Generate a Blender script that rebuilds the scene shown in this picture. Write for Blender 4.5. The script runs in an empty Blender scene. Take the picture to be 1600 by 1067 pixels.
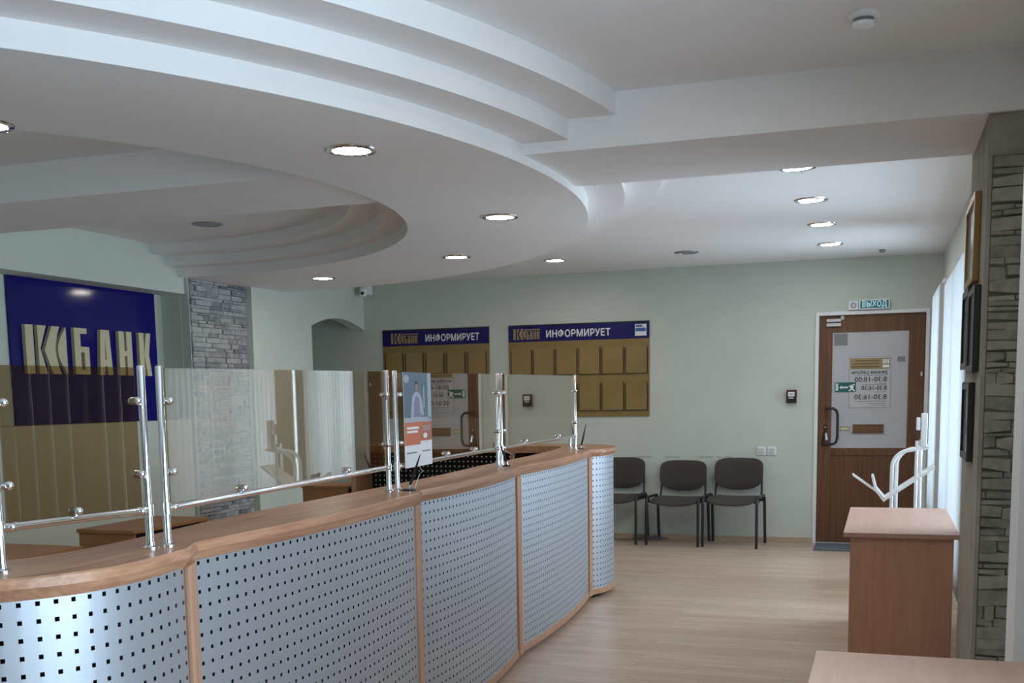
import bpy, bmesh, math, random
from mathutils import Vector, Matrix

random.seed(7)
SC = bpy.context.scene
COL = SC.collection
PI = math.pi

# ------------------------------------------------------------------ camera
RIGHT = Vector((0.945726, 0.322929, -0.036))
def cam_axes(pitch, roll, yaw):
    cw, sw = math.cos(yaw), math.sin(yaw)
    f = Vector((-sw*math.cos(pitch), cw*math.cos(pitch), -math.sin(pitch)))
    r = Vector((cw, sw, 0)); u = r.cross(f)
    c, s = math.cos(roll), math.sin(roll)
    return (r*c + u*s), (u*c - r*s), f
cr, cu, cf = cam_axes(0.119117543, -0.0160485726, 0.330603221)
cd = bpy.data.cameras.new('camera'); cam = bpy.data.objects.new('camera', cd); COL.objects.link(cam)
M = Matrix((cr, cu, -cf)).transposed().to_4x4(); M.translation = Vector((0, 0, 1.5))
cam.matrix_world = M
cd.sensor_width = 36; cd.sensor_fit = 'HORIZONTAL'
cd.lens = 36*1686.23/1600
cd.shift_y = (823.1-533.5)/1600
cd.clip_start = 0.02; cd.clip_end = 200
SC.camera = cam

# ------------------------------------------------------------------ world, daylight, exposure
SC.view_settings.view_transform = 'Standard'
SC.view_settings.look = 'None'
SC.view_settings.gamma = 1
SC.view_settings.use_curve_mapping = False
SC.view_settings.exposure = 0.70
SC.cycles.max_bounces = 10
SC.cycles.diffuse_bounces = 5
SC.cycles.glossy_bounces = 5
SC.cycles.transparent_max_bounces = 16
SC.cycles.sample_clamp_indirect = 6
w = bpy.data.worlds.new('sky'); SC.world = w; w.use_nodes = True
w.node_tree.nodes['Background'].inputs[0].default_value = (0.62, 0.82, 1.0, 1)
w.node_tree.nodes['Background'].inputs[1].default_value = 0.9

def day(name, y0, y1, z0, z1, power, x=1.05):
    l = bpy.data.lights.new(name, 'AREA'); l.shape = 'RECTANGLE'
    l.size = z1-z0; l.size_y = y1-y0; l.energy = power; l.color = (0.66, 0.83, 1.0)
    o = bpy.data.objects.new(name, l); COL.objects.link(o)
    o.location = (x, (y0+y1)/2, (z0+z1)/2); o.rotation_euler = (0, PI/2, 0)   # -Z of the lamp looks to -X
day('daylight_far_window', 9.35, 10.75, 0.5, 2.35, 55)
day('daylight_middle_window', 6.3, 8.7, 0.5, 2.27, 75)
day('daylight_shut_window', 2.95, 4.05, 0.6, 2.45, 12)
day('daylight_open_window', 0.3, 2.6, 0.5, 2.5, 92)

# ------------------------------------------------------------------ materials
def mat(name, col, rough=0.6, metal=0.0, spec=None, emit=None, estr=0, coat=0):
    m = bpy.data.materials.new(name); m.use_nodes = True
    b = m.node_tree.nodes['Principled BSDF']
    b.inputs['Base Color'].default_value = (*col, 1)
    b.inputs['Roughness'].default_value = rough; b.inputs['Metallic'].default_value = metal
    if spec is not None: b.inputs['Specular IOR Level'].default_value = spec
    if coat: b.inputs['Coat Weight'].default_value = coat; b.inputs['Coat Roughness'].default_value = 0.08
    if emit: b.inputs['Emission Color'].default_value = (*emit, 1); b.inputs['Emission Strength'].default_value = estr
    return m
def nt(m): return m.node_tree.nodes, m.node_tree.links
def add_noise(m, scale=(1, 1, 1), nscale=5, detail=4, c0=None, c1=None, p0=0.3, p1=0.7, bump=0, bscale=None, rough=0.5, dist=0):
    N, L = nt(m); b = N['Principled BSDF']
    tc = N.new('ShaderNodeTexCoord'); mp = N.new('ShaderNodeMapping'); mp.inputs['Scale'].default_value = scale
    no = N.new('ShaderNodeTexNoise'); no.inputs['Scale'].default_value = nscale; no.inputs['Detail'].default_value = detail
    no.inputs['Roughness'].default_value = rough; no.inputs['Distortion'].default_value = dist
    L.new(tc.outputs['Object'], mp.inputs[0]); L.new(mp.outputs[0], no.inputs['Vector'])
    if c0:
        r = N.new('ShaderNodeValToRGB'); e = r.color_ramp.elements
        e[0].position = p0; e[0].color = (*c0, 1); e[1].position = p1; e[1].color = (*c1, 1)
        L.new(no.outputs['Fac'], r.inputs[0]); L.new(r.outputs[0], b.inputs['Base Color'])
    if bump:
        n2 = no
        if bscale:
            n2 = N.new('ShaderNodeTexNoise'); n2.inputs['Scale'].default_value = bscale; n2.inputs['Detail'].default_value = 3
            L.new(tc.outputs['Object'], n2.inputs['Vector'])
        bp = N.new('ShaderNodeBump'); bp.inputs['Strength'].default_value = bump; bp.inputs['Distance'].default_value = 0.01
        L.new(n2.outputs['Fac'], bp.inputs['Height']); L.new(bp.outputs[0], b.inputs['Normal'])
    return m

WALL = (0.62, 0.66, 0.585)
M_wall = add_noise(mat('mint_wallpaint', WALL, 0.75), nscale=2.2, c0=(0.58, 0.635, 0.57), c1=(0.62, 0.68, 0.615), bump=0.25, bscale=90)
def m_scuffed():
    m = M_wall.copy(); m.name = 'scuffed_wallpaint'; N, L = nt(m); b = N['Principled BSDF']
    src = b.inputs['Base Color'].links[0].from_socket
    tc = N.new('ShaderNodeTexCoord'); sp = N.new('ShaderNodeSeparateXYZ'); L.new(tc.outputs['Object'], sp.inputs[0])
    def M(op, a, c=None, d=None):
        n = N.new('ShaderNodeMath'); n.operation = op; n.use_clamp = False
        for i, v in enumerate((a, c, d)):
            if v is None: continue
            if isinstance(v, (int, float)): n.inputs[i].default_value = v
            else: L.new(v, n.inputs[i])
        return n.outputs[0]
    def near(v, c, wd): return M('MAXIMUM', M('SUBTRACT', 1.0, M('DIVIDE', M('ABSOLUTE', M('SUBTRACT', v, c)), wd)), 0.0)
    no = N.new('ShaderNodeTexNoise'); no.inputs['Scale'].default_value = 5; no.inputs['Detail'].default_value = 5; L.new(tc.outputs['Object'], no.inputs[0])
    rough_ = M('MULTIPLY', M('GREATER_THAN', no.outputs[0], 0.47), 0.55)
    line = M('MULTIPLY', M('MULTIPLY', M('MINIMUM', M('MULTIPLY', near(sp.outputs[2], 0.862, 0.012), 2.0), 1.0), M('MINIMUM', M('MULTIPLY', near(sp.outputs[0], -1.95, 0.62), 4.0), 1.0)), rough_)
    low = M('MULTIPLY', M('MULTIPLY', near(sp.outputs[2], 0.22, 0.30), near(sp.outputs[0], -1.95, 0.75)), M('MULTIPLY', no.outputs[0], 0.55))
    k = M('MINIMUM', M('ADD', line, low), 1.0)
    mx = N.new('ShaderNodeMix'); mx.data_type = 'RGBA'; L.new(k, mx.inputs[0]); L.new(src, mx.inputs[6]); mx.inputs[7].default_value = (0.27, 0.30, 0.30, 1)
    L.new(mx.outputs[2], b.inputs['Base Color']); return m
M_wallback = m_scuffed()
M_ceil = add_noise(mat('ceiling_paint', (0.82, 0.805, 0.80), 0.8), nscale=3, c0=(0.81, 0.795, 0.79), c1=(0.835, 0.82, 0.815), bump=0.12, bscale=120)
M_plaster = add_noise(mat('grey_beige_plaster', (0.30, 0.28, 0.23), 0.9), nscale=6, c0=(0.26, 0.24, 0.195), c1=(0.34, 0.32, 0.265), bump=0.3, bscale=60)
M_white = mat('white_plastic', (0.82, 0.84, 0.86), 0.35)
M_whitemetal = mat('white_enamel', (0.85, 0.87, 0.88), 0.3)
M_chrome = mat('chrome', (0.82, 0.83, 0.85), 0.12, 1.0)
M_darkchrome = mat('dark_metal', (0.05, 0.05, 0.06), 0.3, 0.8)
M_black = mat('black_plastic', (0.012, 0.012, 0.014), 0.35)
M_blackmatte = mat('matt_black_board', (0.012, 0.011, 0.011), 0.8)
M_blackframe = mat('black_chair_paint', (0.015, 0.016, 0.02), 0.4)
M_fabric = add_noise(mat('charcoal_fabric', (0.05, 0.045, 0.043), 0.95), nscale=260, c0=(0.040, 0.033, 0.030), c1=(0.088, 0.074, 0.067), bump=0.3)
M_navy = mat('navy_gloss', (0.005, 0.004, 0.15), 0.10, spec=0.35)
M_navyboard = mat('navy_board', (0.010, 0.008, 0.115), 0.4, spec=0.3)
M_gold = add_noise(mat('gold_board', (0.26, 0.17, 0.055), 0.38), nscale=7, c0=(0.235, 0.155, 0.05), c1=(0.29, 0.195, 0.065))
M_goldlight = add_noise(mat('gold_pocket', (0.29, 0.195, 0.07), 0.22), nscale=4, c0=(0.265, 0.175, 0.06), c1=(0.31, 0.21, 0.08))
M_edge = mat('brown_pocket_edge', (0.035, 0.02, 0.012), 0.4)
M_letter = mat('cream_gold_letter', (0.62, 0.57, 0.38), 0.5)
M_signwhite = mat('sign_white', (0.85, 0.85, 0.88), 0.4)
M_grey = mat('mid_grey', (0.22, 0.23, 0.25), 0.5)
M_lgrey = mat('light_grey_plastic', (0.60, 0.62, 0.64), 0.4)
M_paper = mat('white_paper', (0.80, 0.81, 0.84), 0.6)
M_orange = mat('orange_print', (0.60, 0.16, 0.07), 0.55)
M_orange2 = mat('dark_orange_print', (0.48, 0.14, 0.07), 0.55)
M_green = mat('green_sign', (0.01, 0.20, 0.20), 0.4)
M_darkgreen = mat('dark_green_sign', (0.015, 0.13, 0.11), 0.4)
M_red = mat('dark_red_plastic', (0.10, 0.012, 0.014), 0.35)
M_lamp = mat('lamp_diffuser', (0.9, 0.9, 0.9), 0.4, emit=(1.0, 0.93, 0.84), estr=52)
M_lampoff = mat('unlit_reflector', (0.30, 0.32, 0.33), 0.3, 0.6)
M_mat = add_noise(mat('grey_door_mat', (0.10, 0.12, 0.15), 0.95), nscale=80, c0=(0.07, 0.085, 0.105), c1=(0.15, 0.175, 0.205), bump=0.4)
M_desk = add_noise(mat('beech_desk', (0.47, 0.29, 0.22), 0.45), scale=(14, 1.2, 14), nscale=3, c0=(0.44, 0.265, 0.20), c1=(0.50, 0.315, 0.24))
M_deskside = add_noise(mat('beech_desk_side_lit', (0.52, 0.27, 0.18), 0.5), scale=(14, 14, 1.0), nscale=3, c0=(0.49, 0.245, 0.155), c1=(0.56, 0.30, 0.20))  # albedo raised to stand in for light from behind the camera
M_deskdark = add_noise(mat('staff_desk_wood', (0.36, 0.17, 0.07), 0.5), scale=(3, 3, 20), nscale=3, c0=(0.32, 0.145, 0.055), c1=(0.40, 0.195, 0.085))
M_counter = add_noise(mat('counter_wood', (0.42, 0.22, 0.14), 0.33), scale=(22, 1.1, 22), nscale=2.2, detail=6, rough=0.6, dist=0.3,
                      c0=(0.33, 0.155, 0.088), c1=(0.50, 0.275, 0.16), p0=0.36, p1=0.66)
M_counterv = add_noise(mat('counter_wood_upright', (0.42, 0.22, 0.14), 0.4), scale=(22, 22, 0.9), nscale=2.2, detail=6,
                       c0=(0.40, 0.20, 0.115), c1=(0.52, 0.29, 0.175), p0=0.36, p1=0.66)
M_door = add_noise(mat('brown_door_wood', (0.10, 0.045, 0.022), 0.5), scale=(18, 18, 0.9), nscale=2.5, detail=6,
                   c0=(0.105, 0.041, 0.016), c1=(0.185, 0.080, 0.033))
M_film = add_noise(mat('frosted_door_film', (0.52, 0.52, 0.56), 0.35), nscale=5, c0=(0.50, 0.50, 0.54), c1=(0.54, 0.54, 0.58))
M_skirt = add_noise(mat('skirting_wood', (0.50, 0.39, 0.28), 0.5), scale=(1, 15, 15), nscale=3, c0=(0.45, 0.34, 0.24), c1=(0.55, 0.43, 0.31))
M_text = mat('dark_print', (0.06, 0.06, 0.07), 0.6)
M_goldsign = mat('gold_sign', (0.33, 0.24, 0.11), 0.4)
M_brownplate = mat('brown_plate', (0.13, 0.065, 0.025), 0.45)
M_goldframe = mat('gilt_frame', (0.30, 0.17, 0.05), 0.35, 0.3)
M_darkframe = mat('dark_frame', (0.018, 0.013, 0.012), 0.35)
M_picture = mat('glazed_certificate', (0.42, 0.47, 0.48), 0.08)
M_blind = None

def m_metal_sheet():
    m = mat('perforated_aluminium', (0.46, 0.49, 0.535), 0.52, 0.8)
    return m
M_perf = m_metal_sheet()

def m_floor():
    m = mat('beech_laminate', (0.5, 0.4, 0.3), 0.34)
    N, L = nt(m); b = N['Principled BSDF']
    tc = N.new('ShaderNodeTexCoord')
    br = N.new('ShaderNodeTexBrick'); br.offset = 0.37
    br.inputs['Scale'].default_value = 1; br.inputs['Brick Width'].default_value = 1.28; br.inputs['Row Height'].default_value = 0.095
    br.inputs['Mortar Size'].default_value = 0.0015; br.inputs['Mortar Smooth'].default_value = 0.3
    br.inputs['Color1'].default_value = (0.51, 0.37, 0.28, 1); br.inputs['Color2'].default_value = (0.61, 0.465, 0.365, 1)
    br.inputs['Mortar'].default_value = (0.38, 0.27, 0.19, 1)
    mp = N.new('ShaderNodeMapping'); mp.inputs['Scale'].default_value = (1.3, 26, 1)
    no = N.new('ShaderNodeTexNoise'); no.inputs['Scale'].default_value = 2.4; no.inputs['Detail'].default_value = 6
    r = N.new('ShaderNodeValToRGB'); e = r.color_ramp.elements
    e[0].position = .35; e[0].color = (0.78, 0.755, 0.73, 1); e[1].position = .68; e[1].color = (1.06, 1.06, 1.06, 1)
    mx = N.new('ShaderNodeMix'); mx.data_type = 'RGBA'; mx.blend_type = 'MULTIPLY'; mx.inputs[0].default_value = 1
    L.new(tc.outputs['Object'], br.inputs['Vector']); L.new(tc.outputs['Object'], mp.inputs[0]); L.new(mp.outputs[0], no.inputs['Vector'])
    L.new(no.outputs['Fac'], r.inputs[0]); L.new(br.outputs['Color'], mx.inputs[6]); L.new(r.outputs[0], mx.inputs[7])
    L.new(mx.outputs[2], b.inputs['Base Color'])
    return m
M_floor = m_floor()

def m_stone(name, c0, c1):
    m = mat(name, c0, 0.9); N, L = nt(m); b = N['Principled BSDF']
    g = N.new('ShaderNodeNewGeometry'); tc = N.new('ShaderNodeTexCoord')
    no = N.new('ShaderNodeTexNoise'); no.inputs['Scale'].default_value = 22; no.inputs['Detail'].default_value = 6
    L.new(tc.outputs['Object'], no.inputs['Vector'])
    ad = N.new('ShaderNodeMath'); ad.operation = 'ADD'; ml = N.new('ShaderNodeMath'); ml.operation = 'MULTIPLY'; ml.inputs[1].default_value = 0.45
    L.new(g.outputs['Random Per Island'], ml.inputs[0]); L.new(ml.outputs[0], ad.inputs[0]); L.new(no.outputs['Fac'], ad.inputs[1])
    r = N.new('ShaderNodeValToRGB'); e = r.color_ramp.elements
    e[0].position = .35; e[0].color = (*c0, 1); e[1].position = .95; e[1].color = (*c1, 1)
    L.new(ad.outputs[0], r.inputs[0]); L.new(r.outputs[0], b.inputs['Base Color'])
    bp = N.new('ShaderNodeBump'); bp.inputs['Strength'].default_value = 0.7; bp.inputs['Distance'].default_value = 0.01
    L.new(no.outputs['Fac'], bp.inputs['Height']); L.new(bp.outputs[0], b.inputs['Normal'])
    return m
M_slate = m_stone('slate_cladding', (0.13, 0.14, 0.15), (0.42, 0.43, 0.44))
M_stone = m_stone('rough_stone_cladding', (0.16, 0.155, 0.13), (0.33, 0.32, 0.27))

def m_glass(name, tint, base=0.05, k=1.0):
    m = bpy.data.materials.new(name); m.use_nodes = True; N, L = nt(m); N.clear()
    out = N.new('ShaderNodeOutputMaterial'); mx = N.new('ShaderNodeMixShader')
    tr = N.new('ShaderNodeBsdfTransparent'); tr.inputs[0].default_value = (*tint, 1)
    gl = N.new('ShaderNodeBsdfGlossy'); gl.inputs['Roughness'].default_value = 0.0; gl.inputs[0].default_value = (0.86, 0.82, 0.77, 1)
    fr = N.new('ShaderNodeLayerWeight'); fr.inputs[0].default_value = 0.5      # reflectance rises towards grazing angles
    pw = N.new('ShaderNodeMath'); pw.operation = 'POWER'; pw.inputs[1].default_value = 3.0 if k > 1 else 4.0
    ad = N.new('ShaderNodeMath'); ad.operation = 'MULTIPLY_ADD'; ad.inputs[1].default_value = k; ad.inputs[2].default_value = base
    ad.use_clamp = True; L.new(fr.outputs['Facing'], pw.inputs[0]); fr = pw
    L.new(fr.outputs[0], ad.inputs[0]); L.new(ad.outputs[0], mx.inputs[0]); L.new(tr.outputs[0], mx.inputs[1]); L.new(gl.outputs[0], mx.inputs[2])
    L.new(mx.outputs[0], out.inputs[0]); return m
M_bronze = m_glass('bronze_tinted_glass', (0.69, 0.60, 0.475), 0.02, 1.4)
M_clear = m_glass('clear_window_glass', (0.97, 0.98, 0.98), 0.04, 0.9)

def m_blind(name, col, k):
    m = bpy.data.materials.new(name); m.use_nodes = True; N, L = nt(m); N.clear()
    out = N.new('ShaderNodeOutputMaterial'); mx = N.new('ShaderNodeMixShader'); mx.inputs[0].default_value = k
    d = N.new('ShaderNodeBsdfDiffuse'); d.inputs[0].default_value = (*col, 1)
    t = N.new('ShaderNodeBsdfTranslucent'); t.inputs[0].default_value = (*col, 1)
    L.new(d.outputs[0], mx.inputs[1]); L.new(t.outputs[0], mx.inputs[2]); L.new(mx.outputs[0], out.inputs[0]); return m
M_blind = m_blind('vertical_blind_fabric', (0.62, 0.63, 0.63), 0.12)
M_blindtan = m_blind('beige_blind_fabric', (0.62, 0.53, 0.38), 0.10)

# ------------------------------------------------------------------ mesh building
class MB:
    def __init__(s): s.v = []; s.f = []; s.mi = []; s.cur = 0
    def face(s, pts):
        i = len(s.v); s.v += [tuple(p) for p in pts]; s.f.append(tuple(range(i, i+len(pts)))); s.mi.append(s.cur); return s
    def box(s, x0, x1, y0, y1, z0, z1):
        if x0 > x1: x0, x1 = x1, x0
        if y0 > y1: y0, y1 = y1, y0
        if z0 > z1: z0, z1 = z1, z0
        i = len(s.v)
        s.v += [(x0, y0, z0), (x1, y0, z0), (x1, y1, z0), (x0, y1, z0), (x0, y0, z1), (x1, y0, z1), (x1, y1, z1), (x0, y1, z1)]
        for f in ((0, 3, 2, 1), (4, 5, 6, 7), (0, 1, 5, 4), (1, 2, 6, 5), (2, 3, 7, 6), (3, 0, 4, 7)):
            s.f.append(tuple(i+k for k in f)); s.mi.append(s.cur)
        return s
    def prism(s, poly, fn, a, b):
        """poly: 2D points; fn(u, v, w) -> xyz; w runs a..b"""
        n = len(poly); i = len(s.v)
        s.v += [tuple(fn(u, v, a)) for u, v in poly] + [tuple(fn(u, v, b)) for u, v in poly]
        s.f.append(tuple(range(i, i+n))[::-1]); s.f.append(tuple(range(i+n, i+2*n))); s.mi += [s.cur]*2
        for k in range(n):
            j = (k+1) % n; s.f.append((i+k, i+j, i+n+j, i+n+k)); s.mi.append(s.cur)
        return s
    def tube(s, pts, r, n=10, caps=True):
        P = [Vector(p) for p in pts]; rr = r if isinstance(r, (list, tuple)) else [r]*len(P)
        i = len(s.v); prev = None
        for k, p in enumerate(P):
            d = (P[min(k+1, len(P)-1)]-P[max(k-1, 0)]).normalized()
            if prev is None:
                a = Vector((0, 0, 1)) if abs(d.z) < .9 else Vector((1, 0, 0))
                x = d.cross(a).normalized()
            else: x = (prev - d*prev.dot(d)).normalized()
            prev = x; y = d.cross(x)
            for q in range(n):
                t = 2*PI*q/n; s.v.append(tuple(p + (x*math.cos(t)+y*math.sin(t))*rr[k]))
        for k in range(len(P)-1):
            for q in range(n):
                q2 = (q+1) % n; s.f.append((i+k*n+q, i+k*n+q2, i+(k+1)*n+q2, i+(k+1)*n+q)); s.mi.append(s.cur)
        if caps:
            s.f.append(tuple(i+q for q in range(n))[::-1]); s.f.append(tuple(i+(len(P)-1)*n+q for q in range(n))); s.mi += [s.cur]*2
        return s
    def lathe(s, c, prof, n=24):
        """prof: [(r, z)] about the vertical through c"""
        i = len(s.v)
        for r, z in prof:
            for q in range(n): t = 2*PI*q/n; s.v.append((c[0]+r*math.cos(t), c[1]+r*math.sin(t), c[2]+z))
        for k in range(len(prof)-1):
            for q in range(n):
                q2 = (q+1) % n; s.f.append((i+k*n+q, i+k*n+q2, i+(k+1)*n+q2, i+(k+1)*n+q)); s.mi.append(s.cur)
        s.f.append(tuple(i+q for q in range(n))[::-1]); s.f.append(tuple(i+(len(prof)-1)*n+q for q in range(n))); s.mi += [s.cur]*2
        return s
    def ball(s, c, r, n=12, m=8, sc=(1, 1, 1)):
        i = len(s.v)
        for a in range(m+1):
            ph = PI*a/m
            for q in range(n):
                t = 2*PI*q/n; s.v.append((c[0]+r*sc[0]*math.sin(ph)*math.cos(t), c[1]+r*sc[1]*math.sin(ph)*math.sin(t), c[2]+r*sc[2]*math.cos(ph)))
        for a in range(m):
            for q in range(n):
                q2 = (q+1) % n; s.f.append((i+a*n+q, i+(a+1)*n+q, i+(a+1)*n+q2, i+a*n+q2)); s.mi.append(s.cur)
        return s
    def build(s, name, mats, parent=None, smooth=False, bevel=0, local=False):
        me = bpy.data.meshes.new(name)
        off = Vector((0, 0, 0))
        if parent is not None and not local:
            p = parent
            while p is not None: off = off + p.location; p = p.parent
        me.from_pydata([tuple(Vector(v)-off) for v in s.v], [], s.f)
        for m in (mats if isinstance(mats, (list, tuple)) else [mats]): me.materials.append(m)
        for p, i in zip(me.polygons, s.mi): p.material_index = i
        bm = bmesh.new(); bm.from_mesh(me)
        bmesh.ops.remove_doubles(bm, verts=bm.verts, dist=1e-5)
        bmesh.ops.recalc_face_normals(bm, faces=bm.faces); bm.to_mesh(me); bm.free()
        if smooth:
            for p in me.polygons: p.use_smooth = True
            try: me.set_sharp_from_angle(angle=math.radians(40))
            except Exception: pass
        o = bpy.data.objects.new(name, me); COL.objects.link(o)
        if parent is not None: o.parent = parent
        if bevel:
            bv = o.modifiers.new('bevel', 'BEVEL'); bv.width = bevel; bv.segments = 2; bv.limit_method = 'ANGLE'
        return o

def tag(o, label, cat, group=None, kind=None):
    if label: o['label'] = label
    if cat: o['category'] = cat
    if group: o['group'] = group
    if kind: o['kind'] = kind
    return o
def thing(name, loc, label, cat, group=None, rz=0):
    o = bpy.data.objects.new(name, None); COL.objects.link(o); o.location = loc; o.rotation_euler = (0, 0, rz)
    o.empty_display_size = 0.1
    return tag(o, label, cat, group)
def struct(o, label=None):
    o['kind'] = 'structure'
    if label: o['label'] = label
    return o
def copy_tree(o, parent=None):
    c = o.copy(); COL.objects.link(c)
    if parent is not None: c.parent = parent
    for ch in list(o.children): copy_tree(ch, c)
    return c
def text_mesh(name, body, size, m, parent, mw, xs=1.0, depth=0.0008, bold=0.0, align='CENTER'):
    cu = bpy.data.curves.new(name, 'FONT'); cu.body = body; cu.size = size; cu.extrude = depth; cu.space_character = 1.06
    cu.align_x = align; cu.align_y = 'CENTER'; cu.resolution_u = 3
    t = bpy.data.objects.new('tmp_text', cu); COL.objects.link(t)
    dg = bpy.context.evaluated_depsgraph_get()
    me = bpy.data.meshes.new_from_object(t.evaluated_get(dg))
    bpy.data.objects.remove(t)
    me.transform(Matrix.Diagonal((xs, 1, 1, 1)))
    if bold:
        bm = bmesh.new()
        for k, (ox, oy) in enumerate(((-bold, 0), (bold, 0), (0, bold), (0, -bold))):
            m2 = me.copy(); m2.transform(Matrix.Translation((ox, oy, 0.00005*k))); bm.from_mesh(m2); bpy.data.meshes.remove(m2)
        bm.to_mesh(me); bm.free()
    me.transform(mw)
    off = Vector((0, 0, 0)); p = parent
    while p is not None: off = off + p.location; p = p.parent
    me.transform(Matrix.Translation(-off))
    me.materials.clear(); me.materials.append(m)
    me.name = name
    o = bpy.data.objects.new(name, me); COL.objects.link(o)
    if parent is not None: o.parent = parent
    return o
def facing_minus_y(x, y, z, mirror=False):      # text plane on a wall that faces -Y
    m = Matrix(((1, 0, 0, x), (0, 0, -1, y), (0, 1, 0, z), (0, 0, 0, 1)))
    return m @ Matrix.Diagonal((-1, 1, 1, 1)) if mirror else m

YB = 11.15       # back wall
ZF, ZN = 2.79, 2.86
CX, CY = -5.8, 5.45

# ------------------------------------------------------------------ floor, walls
struct(MB().box(-7.2, 0.9, -3.0, YB+0.25, -0.05, 0).build('floor', M_floor), 'pale beech laminate floor in narrow boards')

b = MB()    # back wall with the door opening
b.box(-7.2, -0.636, YB, YB+0.2, 0, 2.9).box(0.40, 0.9, YB, YB+0.2, 0, 2.9).box(-0.636, 0.40, YB, YB+0.2, 2.28, 2.9)
struct(b.build('wall_back', M_wallback), 'pale mint painted wall with the exit door')
struct(MB().box(-7.2, 0.9, -3.2, -3.0, 0, 3.0).build('wall_rear', M_wall))

# left wall: lower wall, recess, lip above it, arched end
XL = -5.80
b = MB()
b.box(XL-0.5, XL, -3.0, 8.18, 0, 1.352)
b.box(XL-0.5, -6.05, -3.0, 8.18, 1.352, 2.5)
b.box(XL-0.5, XL, -3.0, 8.18, 2.445, 3.0)
b.box(XL-0.5, -5.85, 8.18, 9.08, 0, 3.0)
def arch_x(y): return -5.69 + (y-9.07)*0.0673
y0, y1 = 10.08, YB
arc = [(y0+(y1-y0)*k/14, 2.275+0.105*math.sin(PI*k/14)**0.9) for k in range(15)]
poly = [(9.07, 0), (9.07, 2.9), (YB, 2.9)] + arc[::-1] + [(y0, 0)]
b.prism(poly, lambda u, v, w_: (arch_x(u)+w_, u, v), -0.14, 0.0)
struct(b.build('wall_left', M_wall), 'pale mint wall with a recess and an arched opening at its far end')
b = MB()
b.box(-7.2, -7.0, 8.9, YB, 0, 2.9).box(-7.2, -5.84, 8.9, 9.07, 0, 2.9).box(-7.0, -5.7, 9.07, YB, 2.6, 2.7)
struct(b.build('wall_passage', M_wall))

# right wall with window openings
def wall_yz(b, x0, x1, ya, yb, za, zb, holes):
    ys = sorted({ya, yb, *[h[0] for h in holes], *[h[1] for h in holes]})
    zs = sorted({za, zb, *[h[2] for h in holes], *[h[3] for h in holes]})
    for i in range(len(ys)-1):
        for j in range(len(zs)-1):
            cy, cz = (ys[i]+ys[i+1])/2, (zs[j]+zs[j+1])/2
            if not any(h[0] < cy < h[1] and h[2] < cz < h[3] for h in holes):
                b.box(x0, x1, ys[i], ys[i+1], zs[j], zs[j+1])
HO = [(9.35, 10.75, 0.5, 2.35), (6.3, 8.7, 0.5, 2.27), (2.9, 4.1, 0.6, 2.45), (0.25, 2.65, 0.5, 2.5)]
b = MB(); wall_yz(b, 0.52, 0.85, 5.86, YB, 0, 2.9, HO[:2])
wall_yz(b, 0.56, 0.85, -3.0, 5.86, 0, 2.95, HO[2:])
struct(b.build('wall_right', add_noise(mat('pale_wallpaint', (.7, .73, .69), .75), nscale=2, c0=(.69, .72, .68), c1=(.72, .75, .71), bump=.2, bscale=90)), 'pale mint window wall')
for i, (ya, yb, za, zb) in enumerate(HO):
    wn = bpy.data.objects.new('window_%d' % (i+1), None); COL.objects.link(wn); wn.location = (0.78, (ya+yb)/2, za); wn['kind'] = 'structure'
    fr = MB(); n = 2 if yb-ya < 3 else 5
    for k in range(n+1):
        yy = ya+(yb-ya-0.06)*k/n; fr.box(0.76, 0.82, yy, yy+0.06, za, zb)
    fr.box(0.76, 0.82, ya, yb, za, za+0.06).box(0.76, 0.82, ya, yb, zb-0.06, zb)
    fr.build('window_frame', M_white, wn)
    MB().box(0.788, 0.792, ya+.03, yb-.03, za+.03, zb-.03).build('pane', M_clear, wn)
    MB().box(0.50, 0.80, ya-.03, yb+.03, za-.03, za).build('window_sill', M_white, wn)

# slate clad pier on the left, stone clad pier on the right
def cladding(b, fn, u0, u1, v0, v1, hs, ls, pr, gap, jit=0.0):
    """rows of rough stones; fn(u, v, w) -> xyz, w outwards"""
    v = v0
    while v < v1-1e-3:
        h = min(random.uniform(*hs), v1-v); u = u0 - random.uniform(0, ls[0])
        if v1-v-h < hs[0]*0.5: h = v1-v
        while u < u1:
            l = random.uniform(*ls); a, c = max(u, u0), min(u+l, u1)
            if c-a > 0.01:
                w_ = random.uniform(*pr); g = gap
                p = [(a+g, v+g*.6), (c-g, v+g*.6+random.uniform(-.3, .3)*g), (c-g, v+h-g*.6), (a+g, v+h-g*.6+random.uniform(-.3, .3)*g)]
                q = [(p[0][0]+.004, p[0][1]+.003), (p[1][0]-.004, p[1][1]+.003), (p[2][0]-.004, p[2][1]-.003), (p[3][0]+.004, p[3][1]-.003)]
                if jit:
                    dv = [random.uniform(-jit, jit)*h for _ in range(4)]; p = [(x, min(max(y+d_, v0), v1)) for (x, y), d_ in zip(p, dv)]; q = [(x, min(max(y+d_, v0), v1)) for (x, y), d_ in zip(q, dv)]
                ws = [w_*random.uniform(.7, 1.25) for _ in range(4)]
                base = [fn(*x, 0) for x in p]; top = [fn(*x, y) for x, y in zip(q, ws)]
                i = len(b.v); b.v += [tuple(x) for x in base+top]
                b.f.append((i+4, i+5, i+6, i+7)); b.mi.append(b.cur)
                for k in range(4): j = (k+1) % 4; b.f.append((i+k, i+j, i+4+j, i+4+k)); b.mi.append(b.cur)
            u += l
        v += h
b = MB(); b.cur = 1; b.box(-6.10, -5.765, 8.185, 9.10, 0, 2.6); b.cur = 0
cladding(b, lambda u, v, w_: (-5.765+w_, u, v), 8.19, 9.105, 0, 2.58, (0.022, 0.05), (0.10, 0.32), (0.006, 0.024), 0.0012)
struct(b.build('trim_1', [M_slate, M_wall]), 'grey slate clad pier left of the arch')
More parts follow.
